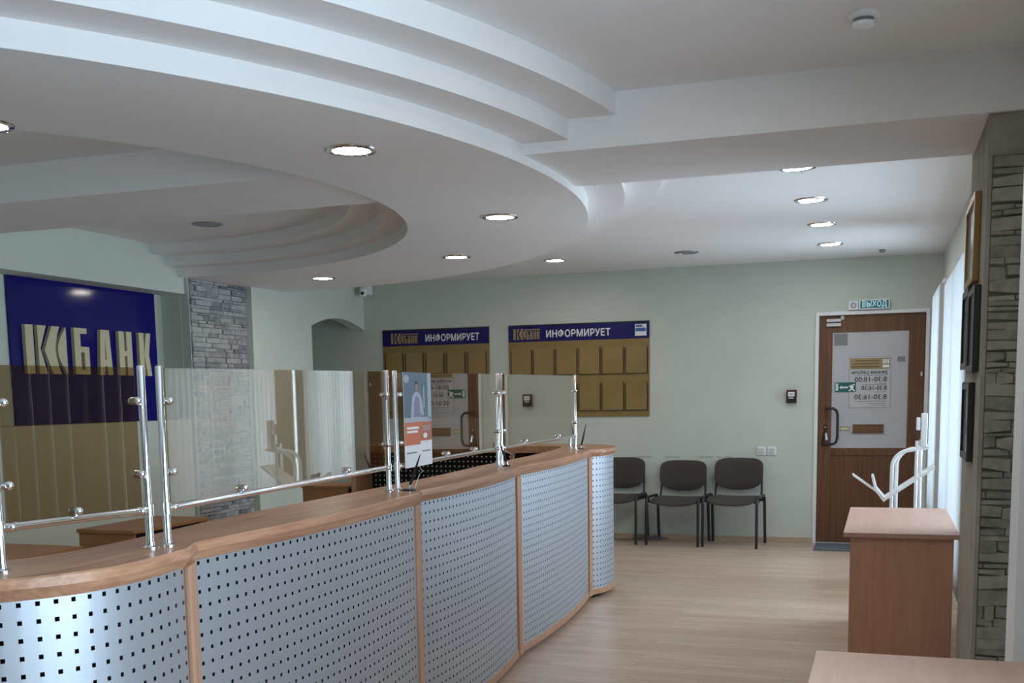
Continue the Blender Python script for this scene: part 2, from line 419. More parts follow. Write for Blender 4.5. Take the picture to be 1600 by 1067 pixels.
b = MB(); b.cur = 1; b.box(0.385, 0.60, 4.965, 5.86, 0, 2.7); b.cur = 2; b.box(0.398, 0.60, 4.955, 4.966, 0, 2.45); b.cur = 1
b.box(0.385, 0.402, 4.95, 4.966, 0, 2.45); b.cur = 0
cladding(b, lambda u, v, w_: (u, 4.955-w_, v), 0.403, 0.60, 0, 2.445, (0.012, 0.066), (0.04, 0.30), (0.004, 0.016), 0.0008, 0.22)
struct(b.build('trim_2', [M_stone, M_plaster, mat('stone_joint', (0.11, 0.105, 0.088), 0.9)]), 'stone clad pier beside the window wall')

# skirting
b = MB().box(-7.0, -0.64, YB-0.016, YB, 0, 0.055).box(0.45, 0.52, YB-0.016, YB, 0, 0.055)
struct(b.build('baseboard_back', M_skirt))
struct(MB().box(-5.80, -5.784, -3, 8.19, 0, 0.055).build('baseboard_left', M_skirt))

# ------------------------------------------------------------------ ceilings
NS = 144
def pol(r, t, z): return (CX+r*math.cos(t), CY+r*math.sin(t), z)
def r_in(t, R, c=(-5.45, 5.31)):
    dx, dy = CX-c[0], CY-c[1]; e = Vector((math.cos(t), math.sin(t)))
    bb = dx*e.x+dy*e.y; cc = dx*dx+dy*dy-R*R
    return -bb+math.sqrt(max(bb*bb-cc, 0))
def band(b, f0, f1, t0, t1, n=NS):
    for k in range(n):
        a, c = t0+(t1-t0)*k/n, t0+(t1-t0)*(k+1)/n
        b.face([f0(a), f1(a), f1(c), f0(c)])
H = PI/2
b = MB()
prof = [(lambda t: r_in(t, 0.02), 2.82), (lambda t: r_in(t, 2.44), 2.82), (lambda t: r_in(t, 2.44), 2.74), (lambda t: r_in(t, 2.65), 2.74), (lambda t: r_in(t, 2.65), 2.66),
        (lambda t: r_in(t, 2.81), 2.66), (lambda t: r_in(t, 2.81), 2.58), (lambda t: 4.22, 2.58), (lambda t: 4.22, 2.67), (lambda t: 4.44, 2.67), (lambda t: 4.44, 2.76), (lambda t: 4.66, 2.76)]
prof[0] = (lambda t: 0.001, 2.82)
for (ra, za), (rb, zb) in zip(prof[:-1], prof[1:]):
    band(b, lambda t: pol(ra(t), t, za), lambda t: pol(rb(t), t, zb), -H, H)
band(b, lambda t: pol(4.66, t, 2.76), lambda t: pol(4.66, t, ZN), -H, 0)
band(b, lambda t: pol(4.66, t, 2.76), lambda t: pol(4.66, t, ZF), 0, H)
ring = struct(b.build('trim_3', M_ceil), 'round stepped ceiling canopy')
def edge_pt(t, z, ylo, yhi, xhi):
    c, s = math.cos(t), math.sin(t); k = 1e9
    if c > 1e-6: k = min(k, (xhi-CX)/c)
    if s > 1e-6: k = min(k, (yhi-CY)/s)
    if s < -1e-6: k = min(k, (ylo-CY)/s)
    return (CX+c*k, CY+s*k, z)
b = MB()
tc_ = math.atan2(-3.0-CY, 0.6-CX); td_ = math.atan2(YB-CY, 0.6-CX)
for (t0, t1, z) in ((-H, tc_, ZN), (tc_, -0.0, ZN), (0.0, td_, ZF), (td_, H, ZF)):
    band(b, lambda t: pol(4.66, t, z), lambda t: edge_pt(t, z, -3.0, YB, 0.6), t0, t1, 60)
b.box(-6.4, 0.9, -3.2, YB+.2, 3.0, 3.1)
struct(b.build('ceiling', M_ceil), 'off-white ceiling')
struct(MB().box(-5.8, 0.60, 4.94, 5.77, 2.62, 2.98).build('trim_4', M_ceil), 'ceiling beam across the hall')

# ------------------------------------------------------------------ reception counter
def resample(P, n):
    P = [Vector((p[0], p[1])) for p in P]; d = [0]
    for a, c in zip(P, P[1:]): d.append(d[-1]+(c-a).length)
    out = []
    for k in range(n):
        s_ = d[-1]*k/(n-1); i = 0
        while i < len(P)-2 and d[i+1] < s_: i += 1
        t = (s_-d[i])/max(d[i+1]-d[i], 1e-9); out.append(P[i].lerp(P[i+1], t))
    return out
def catmull(P, m=8):
    P = [Vector(p) for p in P]; out = []
    for i in range(len(P)-1):
        p0, p1, p2, p3 = P[max(i-1, 0)], P[i], P[i+1], P[min(i+2, len(P)-1)]
        for k in range(m):
            t = k/m; out.append(0.5*((2*p1)+(p2-p0)*t+(2*p0-5*p1+4*p2-p3)*t*t+(3*p1-p0-3*p2+p3)*t**3))
    out.append(P[-1]); return out
def bulge(a, c, s_, n=24):
    a, c = Vector(a), Vector(c); d = c-a; nn = Vector((d.y, -d.x)).normalized()
    return [a+d*(k/n)+nn*(4*s_*(k/n)*(1-k/n)) for k in range(n+1)]
def offset(P, d):          # to the outer (right hand) side of the run
    out = []
    for i, p in enumerate(P):
        t = (P[min(i+1, len(P)-1)]-P[max(i-1, 0)]).normalized(); out.append(p+Vector((t.y, -t.x))*d)
    return out
S4 = catmull([(-2.75, 1.74), (-2.50, 1.705), (-2.25, 1.70), (-2.05, 1.755), (-1.88, 1.865), (-1.78, 1.985), (-1.738, 2.11), (-1.736, 2.27), (-1.758, 2.43)])
S3 = bulge((-1.812, 2.546), (-1.823, 4.10), 0.042)
S2 = bulge((-1.863, 4.23), (-1.92, 5.70), 0.043)
S1 = bulge((-1.93, 5.80), (-2.0, 7.57), 0.042)
S0 = catmull([(-2.0, 7.66), (-1.945, 7.79), (-1.925, 7.95), (-1.945, 8.14), (-2.03, 8.34), (-2.18, 8.49), (-2.40, 8.57), (-2.62, 8.59), (-2.83, 8.59)])
SW = [Vector((-2.85, 8.59)), Vector((-4.25, 8.59))]
ZT, ZA = 1.115, 1.06
PIT, HOL = 0.0415, 0.0108
def grid_breaks(L, first):
    bk = [(0, False)]; s_ = first
    while s_+HOL/2 < L-0.004: bk += [(s_-HOL/2, True), (s_+HOL/2, False)]; s_ += PIT
    return bk+[(L, False)]
def perf_sheet(b, P, z0, z1, off=0.0):
    P2 = [Vector(p) for p in P]; d = [0]
    for a, c in zip(P2, P2[1:]): d.append(d[-1]+(c-a).length)
    def at(s_):
        i = 0
        while i < len(P2)-2 and d[i+1] < s_: i += 1
        t = (s_-d[i])/max(d[i+1]-d[i], 1e-9); p = P2[i].lerp(P2[i+1], t)
        g = (P2[i+1]-P2[i]).normalized(); return p+Vector((g.y, -g.x))*off
    U = grid_breaks(d[-1], 0.022); V = grid_breaks(z1-z0, 0.02)
    pu = [at(u[0]) for u in U]; i0 = len(b.v); nv = len(V)
    for p in pu:
        for v in V: b.v.append((p.x, p.y, z0+v[0]))
    for i in range(len(U)-1):
        for j in range(nv-1):
            if U[i][1] and V[j][1]: continue
            b.f.append((i0+i*nv+j, i0+(i+1)*nv+j, i0+(i+1)*nv+j+1, i0+i*nv+j+1)); b.mi.append(b.cur)
def ribbon(b, P, d0, d1, z0, z1):      # solid strip between two offsets of a run
    A, B = offset(P, d0), offset(P, d1)
    n = len(P); i = len(b.v)
    for a, c in zip(A, B): b.v += [(a.x, a.y, z0), (c.x, c.y, z0), (c.x, c.y, z1), (a.x, a.y, z1)]
    for k in range(n-1):
        for q in range(4):
            q2 = (q+1) % 4; b.f.append((i+4*k+q, i+4*k+q2, i+4*k+4+q2, i+4*k+4+q)); b.mi.append(b.cur)
    b.f.append((i, i+1, i+2, i+3)); b.f.append(tuple(i+4*(n-1)+q for q in (3, 2, 1, 0))); b.mi += [b.cur]*2
GR = 'perforated counter sections'
def section(P, label, ends, see_through=False):
    c = P[len(P)//2]; t = thing('counter_section', (c.x, c.y, 0), label, 'counter', GR)
    b = MB()
    perf_sheet(b, P, 0.075, ZA-0.0004, -0.012)
    if see_through:
        b.cur = 1; perf_sheet(b, P, 0.075, ZA-0.0004, -0.016)
    b.build('perforated_panel', [M_perf, M_blackmatte], t, smooth=True)
    if not see_through:
        b = MB(); ribbon(b, P, -0.045, -0.055, 0.05, ZA); b.build('added_dark_backing', M_blackmatte, t)  # black sheet added so the holes show the dark under the counter
    b = MB(); ribbon(b, P, -0.004, -0.05, 0.035, 0.075); b.build('base_rail', M_counterv, t, bevel=0.003)
    b = MB(); ribbon(b, P, -0.07, -0.09, 0.0, 0.035); b.build('plinth', M_blackmatte, t)
    for q in ends: MB().prism([tuple(x) for x in q], lambda u, v, w_: (u, v, w_), 0.035, ZA).build('side_board', M_counterv, t, bevel=0.002)
    return t
def gable(p, q, depth=0.24):      # plan quad of a side board whose front edge runs p-q
    p, q = Vector(p), Vector(q); d = (q-p).normalized(); n = Vector((-d.y, d.x))
    n = Vector((-1, 0)); return [p, q, q+n*depth, p+n*depth]
section(S4, 'silver perforated counter section with the most strongly curved front, nearest the camera', [gable((-1.757, 2.432), (-1.782, 2.487), .2)])
section(S3, 'silver perforated counter section between the two nearest pairs of chrome posts, widest in view', [gable((-1.784, 2.491), (-1.811, 2.545), .2), gable((-1.825, 4.102), (-1.842, 4.163), .2)])
section(S2, 'silver perforated counter section below the screen with the orange poster', [gable((-1.844, 4.167), (-1.862, 4.229), .2), gable((-1.92, 5.702), (-1.925, 5.749), .2)])
section(S1, 'silver perforated counter section below the farthest tinted screen', [gable((-1.926, 5.752), (-1.93, 5.799), .2), gable((-2.0, 7.572), (-2.0, 7.613), .2)])
section(S0, 'narrow rounded end of the silver perforated counter nearest the chairs', [gable((-2.0, 7.617), (-2.0, 7.658), .2), [(-2.80, 8.57), (-2.83, 8.57), (-2.83, 8.22), (-2.80, 8.22)]])
section(SW, 'far wing of the counter seen from its black inner side with light in the holes', [[(-4.23, 8.57), (-4.26, 8.57), (-4.26, 8.22), (-4.23, 8.22)]], True)

# worktop: front edge with a chamfer, joined by cusps
front = offset(S4, .008)+offset(S3, .008)+offset(S2, .008)+offset(S1, .008)+offset(S0, .008)+[Vector((-4.28, 8.60))]
rear = (resample([(-2.75, 2.06), (-2.30, 2.05), (-2.13, 2.07), (-2.05, 2.16), (-2.02, 2.30), (-2.02, 2.46)], len(S4)) + resample([(-2.025, 2.55), (-2.09, 3.1), (-2.10, 4.10)], len(S3))
        + resample([(-2.10, 4.23), (-2.12, 5.0), (-2.17, 5.70)], len(S2)) + resample([(-2.18, 5.80), (-2.21, 6.8), (-2.27, 7.57)], len(S1))
        + resample([(-2.28, 7.66), (-2.34, 8.05), (-2.40, 8.2), (-2.83, 8.21)], len(S0)) + [Vector((-4.28, 8.21))])
b = MB(); i = 0; n = len(front)
back_in = offset(front, -0.019)
for f_, g_, r_ in zip(front, back_in, rear):
    b.v += [(r_.x, r_.y, ZA), (g_.x, g_.y, ZA), (f_.x, f_.y, ZA+0.029), (f_.x, f_.y, ZT-0.004), (f_.x-(f_.x-g_.x)*.25, f_.y-(f_.y-g_.y)*.25, ZT), (r_.x, r_.y, ZT)]
for k in range(n-1):
    for q in range(6):
        q2 = (q+1) % 6; b.f.append((6*k+q, 6*k+q2, 6*k+6+q2, 6*k+6+q)); b.mi.append(0)
b.f.append(tuple(range(6))); b.f.append(tuple(6*(n-1)+q for q in range(6))[::-1]); b.mi += [0, 0]
tag(b.build('worktop', M_counter), 'brown wood worktop running along the whole reception counter', 'worktop')

# ------------------------------------------------------------------ tinted screens on chrome posts
def screen(p, q, zt, label, rail_knobs, pane=True):
    p, q = Vector((*p, ZT)), Vector((*q, ZT)); mid = (p+q)/2; d = (q-p); d.normalize(); nrm = Vector((d.y, -d.x, 0))
    t = thing('glass_screen', (mid.x, mid.y, ZT), label, 'screen', 'tinted screens on the counter')
    if pane:
        a, c = p+d*0.022, q-d*0.022; b = MB()
        b.prism([(0, 1.226), ((c-a).length, 1.226), ((c-a).length, zt[1]-0.006), (0, zt[0]-0.006)], lambda u, v, w_: (a.x+d.x*u+nrm.x*w_, a.y+d.y*u+nrm.y*w_, v), -0.003, 0.003)
        b.build('pane', M_bronze, t)
    for s_, z_, e in ((p, zt[0], 1), (q, zt[1], -1)):
        b = MB(); b.lathe(s_, [(0.024, 0.0002), (0.024, 0.004), (0.013, 0.008), (0.0115, 0.014), (0.0105, 0.02), (0.0105, z_-ZT-0.003), (0.008, z_-ZT)], 18)
        po = b.build('post', M_chrome, t, smooth=True)
        b = MB(); b.tube([s_+Vector((0, 0, .087)), s_+Vector((0, 0, .118))], 0.0145, 16)
        b.tube([s_+Vector((0, 0, .102)), s_+d*e*0.045+Vector((0, 0, .102))], 0.0125, 12).ball(s_+d*e*0.028+nrm*0.008+Vector((0, 0, .102)), 0.0115)
        b.build('rail_clamp', M_chrome, po, smooth=True)
        for kz in (0.20, 0.392+(z_-1.60)*.6):
            b = MB(); c_ = s_+d*e*0.026+Vector((0, 0, kz)); b.tube([s_+Vector((0, 0, kz)), c_], 0.006, 8)
            b.tube([c_-nrm*0.010, c_+nrm*0.012], 0.0105, 14).ball(c_+nrm*0.012, 0.0115).ball(c_-nrm*0.010, 0.0105)
            b.build('pane_clip', M_chrome, po, smooth=True)
    a, c = p+d*0.03+Vector((0, 0, .102)), q-d*0.03+Vector((0, 0, .102)); b = MB().tube([a, c], 0.0108, 14)
    rl = b.build('rail', M_chrome, t, smooth=True)
    for f in rail_knobs:
        c_ = a.lerp(c, f)+Vector((0, 0, .020)); b = MB().tube([c_-Vector((0, 0, .014)), c_], 0.006, 8).tube([c_-nrm*.012, c_+nrm*.012], .0105, 14).ball(c_+nrm*.012, .0120).ball(c_-nrm*.012, .0105)
        b.build('pane_clip', M_chrome, rl, smooth=True)
    return t
PA1, PA2, PB1, PB2, PC1, PC2, PD = (-1.851, 2.401), (-1.835, 2.456), (-1.961, 4.125), (-1.952, 4.19), (-2.044, 5.735), (-2.044, 5.789), (-2.106, 7.584)
screen((-1.941, 1.974), PA1, (1.60, 1.60), 'bronze tinted screen nearest the camera, before the blue bank sign', (0.477,))
screen(PA2, PB1, (1.60, 1.622), 'bronze tinted screen reflecting the striped blinds, before the slate pier', (0.24, 0.74))
screen(PB2, PC1, (1.622, 1.637), 'bronze tinted screen with the orange poster on its near end', (0.41, 0.71))
screen(PC2, PD, (1.638, 1.657), 'bronze tinted screen farthest along the counter, before the gold boards', (0.25, 0.72))
b = MB().lathe((-2.235, 7.90, ZT), [(0.022, 0), (0.022, .004), (.0115, .01), (.0105, .014), (.0105, .10), (.008, .103)], 16)
tag(b.build('rail_post', M_chrome, smooth=True), 'short chrome stub post on the worktop behind the farthest screen', 'post')

# poster hung on the screen
def poster():
    a = Vector((-1.952+0.012, 4.226, 0)); e = Vector((-1.974+0.012, 4.572, 0)); d = (e-a); W = d.length; d.normalize(); n = Vector((d.y, -d.x, 0))
    a = a+n*0.010
    z0, z1 = 1.205, 1.616
    t = thing('poster', (a.x, a.y, z0), 'narrow poster of a person above an orange block, hung on a tinted screen', 'poster')
    def P(u, v, w_): return (a.x+d.x*u*W+n.x*w_, a.y+d.y*u*W+n.y*w_, z0+(z1-z0)*v)
    def sheet(name, m, poly, w0, w1, par=t):
        return MB().prism(poly, P, w0, w1).build(name, m, par)
    R = lambda x0, x1, y0, y1: [(x0, y0), (x1, y0), (x1, y1), (x0, y1)]
    sheet('sheet', M_paper, R(0, 1, 0, 1), 0, 0.0012)
    ph = sheet('photo_print', mat('blue_grey_photo', (0.10, 0.145, 0.20), 0.5), R(0, 1, .475, 1), 0.0012, 0.0018)
    F = 0.0018; G = 0.0023
    pm = lambda c: mat('photo_tone', c, 0.5)
    lt, dk, sk, hr, sh, lav = pm((.33, .40, .47)), pm((.09, .13, .18)), pm((.30, .20, .16)), pm((.03, .028, .035)), pm((.38, .40, .46)), pm((.20, .20, .33))
    sheet('print_window', lt, R(.86, 1, .5, 1), F, G, ph); sheet('print_shelf', dk, R(.66, .83, .58, .9), F, G, ph)
    sheet('print_jar', lt, R(.70, .74, .62, .86), G, G+.0004, ph); sheet('print_lamp', lt, [(.10+.09*math.cos(k*.4), .93+.045*math.sin(k*.4)) for k in range(16)], F, G, ph)
    sheet('print_table', sh, R(0, 1, .475, .525), F, G, ph)
    sheet('print_jacket', sh, [(.23, .525), (.58, .525), (.60, .60), (.63, .535), (.71, .55), (.67, .66), (.62, .74), (.54, .785), (.45, .80), (.36, .785), (.29, .74), (.25, .64)], G, G+.0004, ph)
    sheet('print_apron', lav, [(.33, .53), (.56, .53), (.55, .70), (.50, .75), (.42, .75), (.36, .68)], G+.0004, G+.0008, ph)
    sheet('print_face', sk, [(.45+.055*math.cos(k*.4), .845+.038*math.sin(k*.4)) for k in range(16)], G+.0004, G+.0008, ph)
    sheet('print_hair', hr, [(.39, .85), (.40, .90), (.45, .915), (.505, .90), (.51, .85), (.49, .88), (.41, .88)], G+.0008, G+.0012, ph)
    sheet('orange_block', M_orange, R(0, .56, .235, .475), F, G); sheet('orange_block', M_orange2, R(.56, 1, .27, .475), F, G)
    for y_, x_ in ((.415, .50), (.375, .46)): sheet('print_line', M_paper, R(.08, x_, y_-.012, y_+.012), G, G+.0004)
    for y_ in (.425, .405, .385): sheet('print_line', lt, R(.64, .92, y_-.004, y_+.004), G, G+.0004)
    sheet('print_emblem', M_paper, [(.74+.075*math.cos(k*.4), .325+.03*math.sin(k*.4)) for k in range(16)], G, G+.0004)
    sheet('print_line', M_grey, R(.06, .42, .145, .162), 0.0012, .0016); sheet('print_line', M_grey, R(.62, .94, .150, .165), 0.0012, .0016)
poster()

# desk pens on the worktop
def pen_set(x, y, tip, label, br=.030):
    t = thing('pen_holder', (x, y, ZT), label, 'pen holder', 'pens on the counter')
    MB().lathe((x, y, ZT), [(br, 0.0002), (br, 0.005), (br*.8, 0.009)], 18).build('base', M_black, t, smooth=True)
    tp = Vector(tip); o = Vector((x, y, ZT+.008)); dv = (tp-o).normalized()
    MB().tube([o, o+dv*.02], [.008, .006], 10).build('socket', M_chrome, t, smooth=True)
    L_ = (tp-o).length
    MB().tube([o+dv*.012, o+dv*.05, o+dv*(L_*.55), o+dv*L_], [.005, .007, .006, .002], 8).build('pen', M_black, t, smooth=True)
    MB().tube([o+Vector((.018, .02, 0)), o+Vector((.03, .05, .06)), o+dv*(L_*.5)+Vector((.02, .04, .0)), o+dv*(L_*.75)], .0012, 6).build('cord', M_lgrey, t)
pen_set(-1.893, 4.175, (-1.836, 4.175, 1.268), 'black desk pen leaning right in its holder, nearest the orange poster')
pen_set(-2.000, 5.762, (-2.022, 5.70, 1.255), 'black desk pen leaning left against the paired posts of the middle screens', .018)
pen_set(-2.092, 7.68, (-2.050, 7.68, 1.300), 'black desk pen standing at the end of the counter by the chairs')

# ------------------------------------------------------------------ downlights and ceiling fittings
def downlight(name, x, y, z, label, group, lit=True):
    t = thing(name, (x, y, z), label, 'ceiling light', group)
    MB().lathe((x, y, z), [(0.112, -0.0005), (0.108, -0.007), (0.088, -0.009), (0.084, -0.003), (0.084, -0.0005)], 32).build('trim_ring', M_chrome if lit else M_lampoff, t, smooth=True)
    MB().lathe((x, y, z), [(0.082, -0.0045), (0.06, -0.0075), (0.001, -0.009)], 28).build('diffuser', M_lamp if lit else M_lampoff, t, smooth=True)
    if lit:
        b = MB().tube([(x+.03, y+.078, z-.006), (x+.02, y+.09, z-.016), (x+.03, y+.1, z-.006)], .002, 6); b.build('spring_clip', M_chrome, t)
    return t
G1, G2 = 'lit downlights in the far ceiling', 'lit downlights round the stepped canopy'
downlight('downlight', -0.467, 10.05, ZF, 'lit round downlight closest to the exit door', G1)
downlight('downlight', -0.475, 8.86, ZF, 'lit round downlight second from the exit door, in the row toward the beam', G1)
downlight('downlight', -0.487, 7.73, ZF, 'lit round downlight third from the exit door, in the row toward the beam', G1)
downlight('downlight', -0.497, 6.60, ZF, 'lit round downlight half hidden by the ceiling beam', G1)
downlight('downlight', -2.979, 10.06, ZF, 'lit round downlight above the right gold notice board', G1)
downlight('downlight', -2.21, 4.37, 2.58, 'lit round downlight largest in view, on the stepped canopy', G2)
downlight('downlight', -2.20, 6.28, 2.58, 'lit round downlight on the rounded tip of the canopy', G2)
downlight('downlight', -3.12, 7.88, 2.58, 'lit round downlight on the canopy above the left gold notice board', G2)
downlight('downlight', -4.72, 8.70, 2.58, 'lit round downlight on the canopy before the arch', G2)
downlight('downlight', -3.31, 3.44, 2.58, 'lit round downlight cut by the left edge of the picture', G2)
downlight('downlight', -0.62, 3.80, ZN, 'lit round downlight in the high near ceiling at the top edge of the picture', G1)
downlight('unlit_downlight', -1.721, 10.04, ZF, 'unlit grey downlight in the far ceiling over the chairs', 'unlit downlights', False)
downlight('unlit_downlight', -4.79, 7.08, 2.82, 'unlit grey downlight in the middle of the canopy recess', 'unlit downlights', False)
x, y = -0.097, 4.30
t = thing('smoke_detector', (x, y, ZN), 'white smoke detector on the near ceiling before the beam', 'smoke detector')
MB().lathe((x, y, ZN), [(0.055, -.0005), (0.055, -.012), (0.045, -.018)], 24).build('base', M_white, t, smooth=True)
MB().lathe((x, y, ZN-.018), [(0.036, 0), (0.034, -.014)], 20).build('vent_ring', M_grey, t, smooth=True)
MB().lathe((x, y, ZN-.032), [(0.042, 0), (0.038, -.012), (0.02, -.018)], 24).build('cap', M_white, t, smooth=True)
x, y = -0.044, 10.55
t = thing('motion_sensor', (x, y, ZF), 'small white motion sensor on the far ceiling near the door', 'motion sensor')
MB().lathe((x, y, ZF), [(0.05, -.0005), (0.045, -.012)], 20).build('base', M_white, t, smooth=True)
MB().ball((x+.01, y, ZF-.022), .03, 14, 8, (1, 1, .7)).build('lens', M_grey, t, smooth=True)
x, y = -4.74, 10.7
t = thing('sprinkler', (x, y, ZF), 'tiny white ceiling nozzle above the left gold board', 'sprinkler')
MB().lathe((x, y, ZF), [(0.03, -.0005), (0.028, -.008)], 16).build('rose', M_white, t); MB().lathe((x, y, ZF-.008), [(0.01, 0), (0.012, -.03)], 12).build('nozzle', M_lgrey, t)
t = thing('security_camera', (-5.46, 11.02, 2.70), 'small white security camera in the far corner over the arch', 'camera')
MB().box(-5.50, -5.42, 11.0, 11.13, 2.66, 2.76).build('bracket', M_white, t, bevel=.006)
MB().lathe((-5.46, 10.97, 2.63), [(.02, 0), (.038, .01), (.04, .045), (.04, .09), (.03, .10)], 18).build('housing', M_white, t, smooth=True)
MB().tube([(-5.45, 10.94, 2.67), (-5.448, 10.922, 2.667)], .018, 12).build('lens', M_black, t)

# ------------------------------------------------------------------ blue bank sign
xs = -6.03
t = thing('bank_sign', (xs, 7.2, 1.352), 'glossy navy wall panel with cream raised logo and letters in the recess', 'sign')
MB().box(-6.05, xs, 6.37, 8.06, 1.353, 2.47).build('panel', M_navy, t)
def glyph(polys, yA, wY, z0, hZ, par, name='letter', m=M_letter, th=0.03, x=xs, fn=None):
    b = MB()
    for p in polys:
        b.prism([(yA+u*wY, z0+v*hZ) for u, v in p], fn or (lambda u, v, w_: (x+w_, u, v)), 0.0, th)
    return b.build(name, m, par)
def q(x0, x1, y0, y1): return [(x0, y0), (x1, y0), (x1, y1), (x0, y1)]
G_B = [q(0, .42, 0, 1), q(.42, .88, .88, 1), q(.42, 1, .48, .6), q(.66, 1, .1, .48), q(.42, 1, 0, .1)]
G_A = [[(0, 0), (.16, 1), (.5, 1), (.5, .84), (.44, .34), (.5, .34), (.5, .2), (.42, .2), (.38, 0)], [(1, 0), (.84, 1), (.5, 1), (.5, .84), (.56, .34), (.5, .34), (.5, .2), (.58, .2), (.62, 0)]]
G_H = [q(0, .41, 0, 1), q(.59, 1, 0, 1), q(.41, .59, .44, .56)]
G_K = [q(0, .40, 0, 1), [(.40, .5), (.62, 1), (1, 1), (.80, .5)], [(.40, .5), (.80, .5), (1, 0), (.62, 0)]]
L1 = [q(0, 45/240, 0, 1)]
L2 = [[(70/240, 1), (122/240, 1), (82/240, .52), (118/240, 0), (70/240, 0)]]
arc3 = [(202/240-34/240*math.sin(PI*k/10), k/10) for k in range(11)]
L3 = [[(151/240, 0)]+[(202/240-30/240*math.sin(PI*k/10), k/10) for k in range(11)]+[(155/240, 1), (106/240, .5)]]
L4 = [[(1, k/10) for k in (0, 10)]+[(1-54/240*math.sin(PI*k/10), k/10) for k in range(9, 0, -1)]]
for pl in (L1, L2, L3, L4): glyph(pl, 6.487, .425, 1.735, .362, t, 'logo_stroke')
for pl, ya, wy in ((G_B, 7.0, .165), (G_A, 7.28, .155), (G_H, 7.525, .165), (G_K, 7.785, .155)): glyph(pl, ya, wy, 1.737, .362, t)

# ------------------------------------------------------------------ gold notice boards
def board(x0, x1, zt, zb, ncol, xa, pitch, wide, logo_x, logo_w, text_x, text_w, label, zrow):
    t = thing('notice_board', ((x0+x1)/2, YB, zb), label, 'notice board', 'gold notice boards')
    MB().box(x0, x1, YB-0.012, YB-0.0005, zb, zt).build('panel', M_gold, t)
    MB().box(x0, x1, YB-0.0135, YB-0.0118, zt-0.178, zt).build('header', M_navyboard, t)
    MB().box(x0, x1, YB-0.0140, YB-0.0118, zt-0.012, zt+0.001).build('header_edge', M_black, t)
    y = YB-0.014; zc = zt-0.098
    fn = lambda u, v, w_: (u, y-w_, v)
    for pl in (L1, L2, L3, L4): glyph(pl, logo_x, logo_w*.46, zc-.055, .115, t, 'logo_stroke', M_goldsign, .002, fn=fn)
    for k, pl in enumerate((G_B, G_A, G_H, G_K)): glyph(pl, logo_x+logo_w*(.49+.13*k), logo_w*.105, zc-.055, .088, t, 'logo_letter', M_goldsign, .002, fn=fn)
    MB().box(logo_x+logo_w*.48, logo_x+logo_w, y-.002, y, zc+.042, zc+.054).build('logo_line', M_goldsign, t)
    tx = text_mesh('heading_text', 'ИНФОРМИРУЕТ', 0.1, M_signwhite, t, facing_minus_y(text_x+text_w/2, y, zc-.008), bold=0.0025)
    xsn = [v.co.x for v in tx.data.vertices]; wd = max(xsn)-min(xsn); cx_ = (max(xsn)+min(xsn))/2
    for v in tx.data.vertices: v.co.x = cx_+(v.co.x-cx_)*text_w/wd
    pk = None
    for r, (za, zb_) in enumerate(zrow):
        for c in range(ncol):
            px = xa+pitch*c
            b = MB(); b.box(px, px+wide, YB-.020, YB-.0122, zb_, za); b.cur = 1
            b.box(px-.007, px, YB-.024, YB-.0122, zb_-.006, za-.02).box(px+wide, px+wide+.007, YB-.024, YB-.0122, zb_-.006, za-.02).box(px, px+wide, YB-.024, YB-.0122, zb_-.007, zb_)
            b.build('document_pocket', [M_goldlight, M_edge], t)
    return t
board(-5.319, -4.050, 2.268, 1.287, 5, -5.285, .2475, .205, -5.215, .33, -4.80, .635, 'gold notice board with five columns of pockets, left one beside the arch', ((2.02, 1.72), (1.66, 1.36)))
bt = board(-3.827, -2.292, 2.267, 1.286, 6, -3.795, .2515, .222, -3.77, .30, -3.405, .70, 'gold notice board with six columns of pockets and a sticker, above the chairs', ((2.02, 1.735), (1.655, 1.355)))
MB().box(-2.442, -2.322, YB-.0155, YB-.0134, 2.115, 2.235).build('sticker', M_signwhite, bt)
MB().box(-2.436, -2.328, YB-.0165, YB-.0154, 2.16, 2.195).build('sticker_band', mat('sticker_blue', (.03, .12, .36), .4), bt)
MB().box(-2.432, -2.365, YB-.0165, YB-.0154, 2.205, 2.225).build('sticker_band', mat('sticker_blue', (.05, .10, .30), .4), bt)

# ------------------------------------------------------------------ exit door
dx0, dx1, dz1 = -0.606, 0.372, 2.245
d = bpy.data.objects.new('door_1', None); COL.objects.link(d); d.location = (-0.117, YB, 0); d['kind'] = 'structure'; d['label'] = 'brown wooden exit door with a frosted pane'
yf = YB+0.03     # front of the leaf
b = MB().box(-0.640, -0.606, YB-.012, YB+.12, 0, 2.28).box(0.375, 0.408, YB-.012, YB+.12, 0, 2.28).box(-0.606, 0.375, YB-.012, YB+.12, 2.247, 2.28)
b.build('door_frame', M_white, d, bevel=.003)
gx0, gx1, gz0, gz1 = -0.478, 0.226, 0.955, 2.082
b = MB().box(dx0, gx0, yf, yf+.05, .012, dz1).box(gx1, dx1, yf, yf+.05, .012, dz1).box(gx0, gx1, yf, yf+.05, gz1, dz1).box(gx0, gx1, yf, yf+.05, .88, gz0).box(gx0, gx1, yf, yf+.05, .012, .22)
b.build('leaf', M_door, d, bevel=.003)
MB().box(gx0, gx1, yf+.012, yf+.035, .215, .885).build('lower_panel', M_door, d)
MB().box(gx0-.003, gx1+.003, yf+.010, yf+.02, gz0-.003, gz1+.003).build('frosted_pane', M_film, d)
MB().box(gx0, gx1, yf+.002, yf+.012, gz0-.004, gz0+.004).build('pane_bead', M_lgrey, d)
MB().tube([(-.530, yf, 1.345), (-.530, yf-.05, 1.345), (-.46, yf-.06, 1.345), (-.428, yf-.06, 1.325), (-.415, yf-.06, 1.28), (-.415, yf-.06, 1.06), (-.428, yf-.06, 1.012), (-.46, yf-.06, .992), (-.54, yf-.05, .99), (-.55, yf, .99)], .013, 12).build('door_handle', M_darkchrome, d, smooth=True)
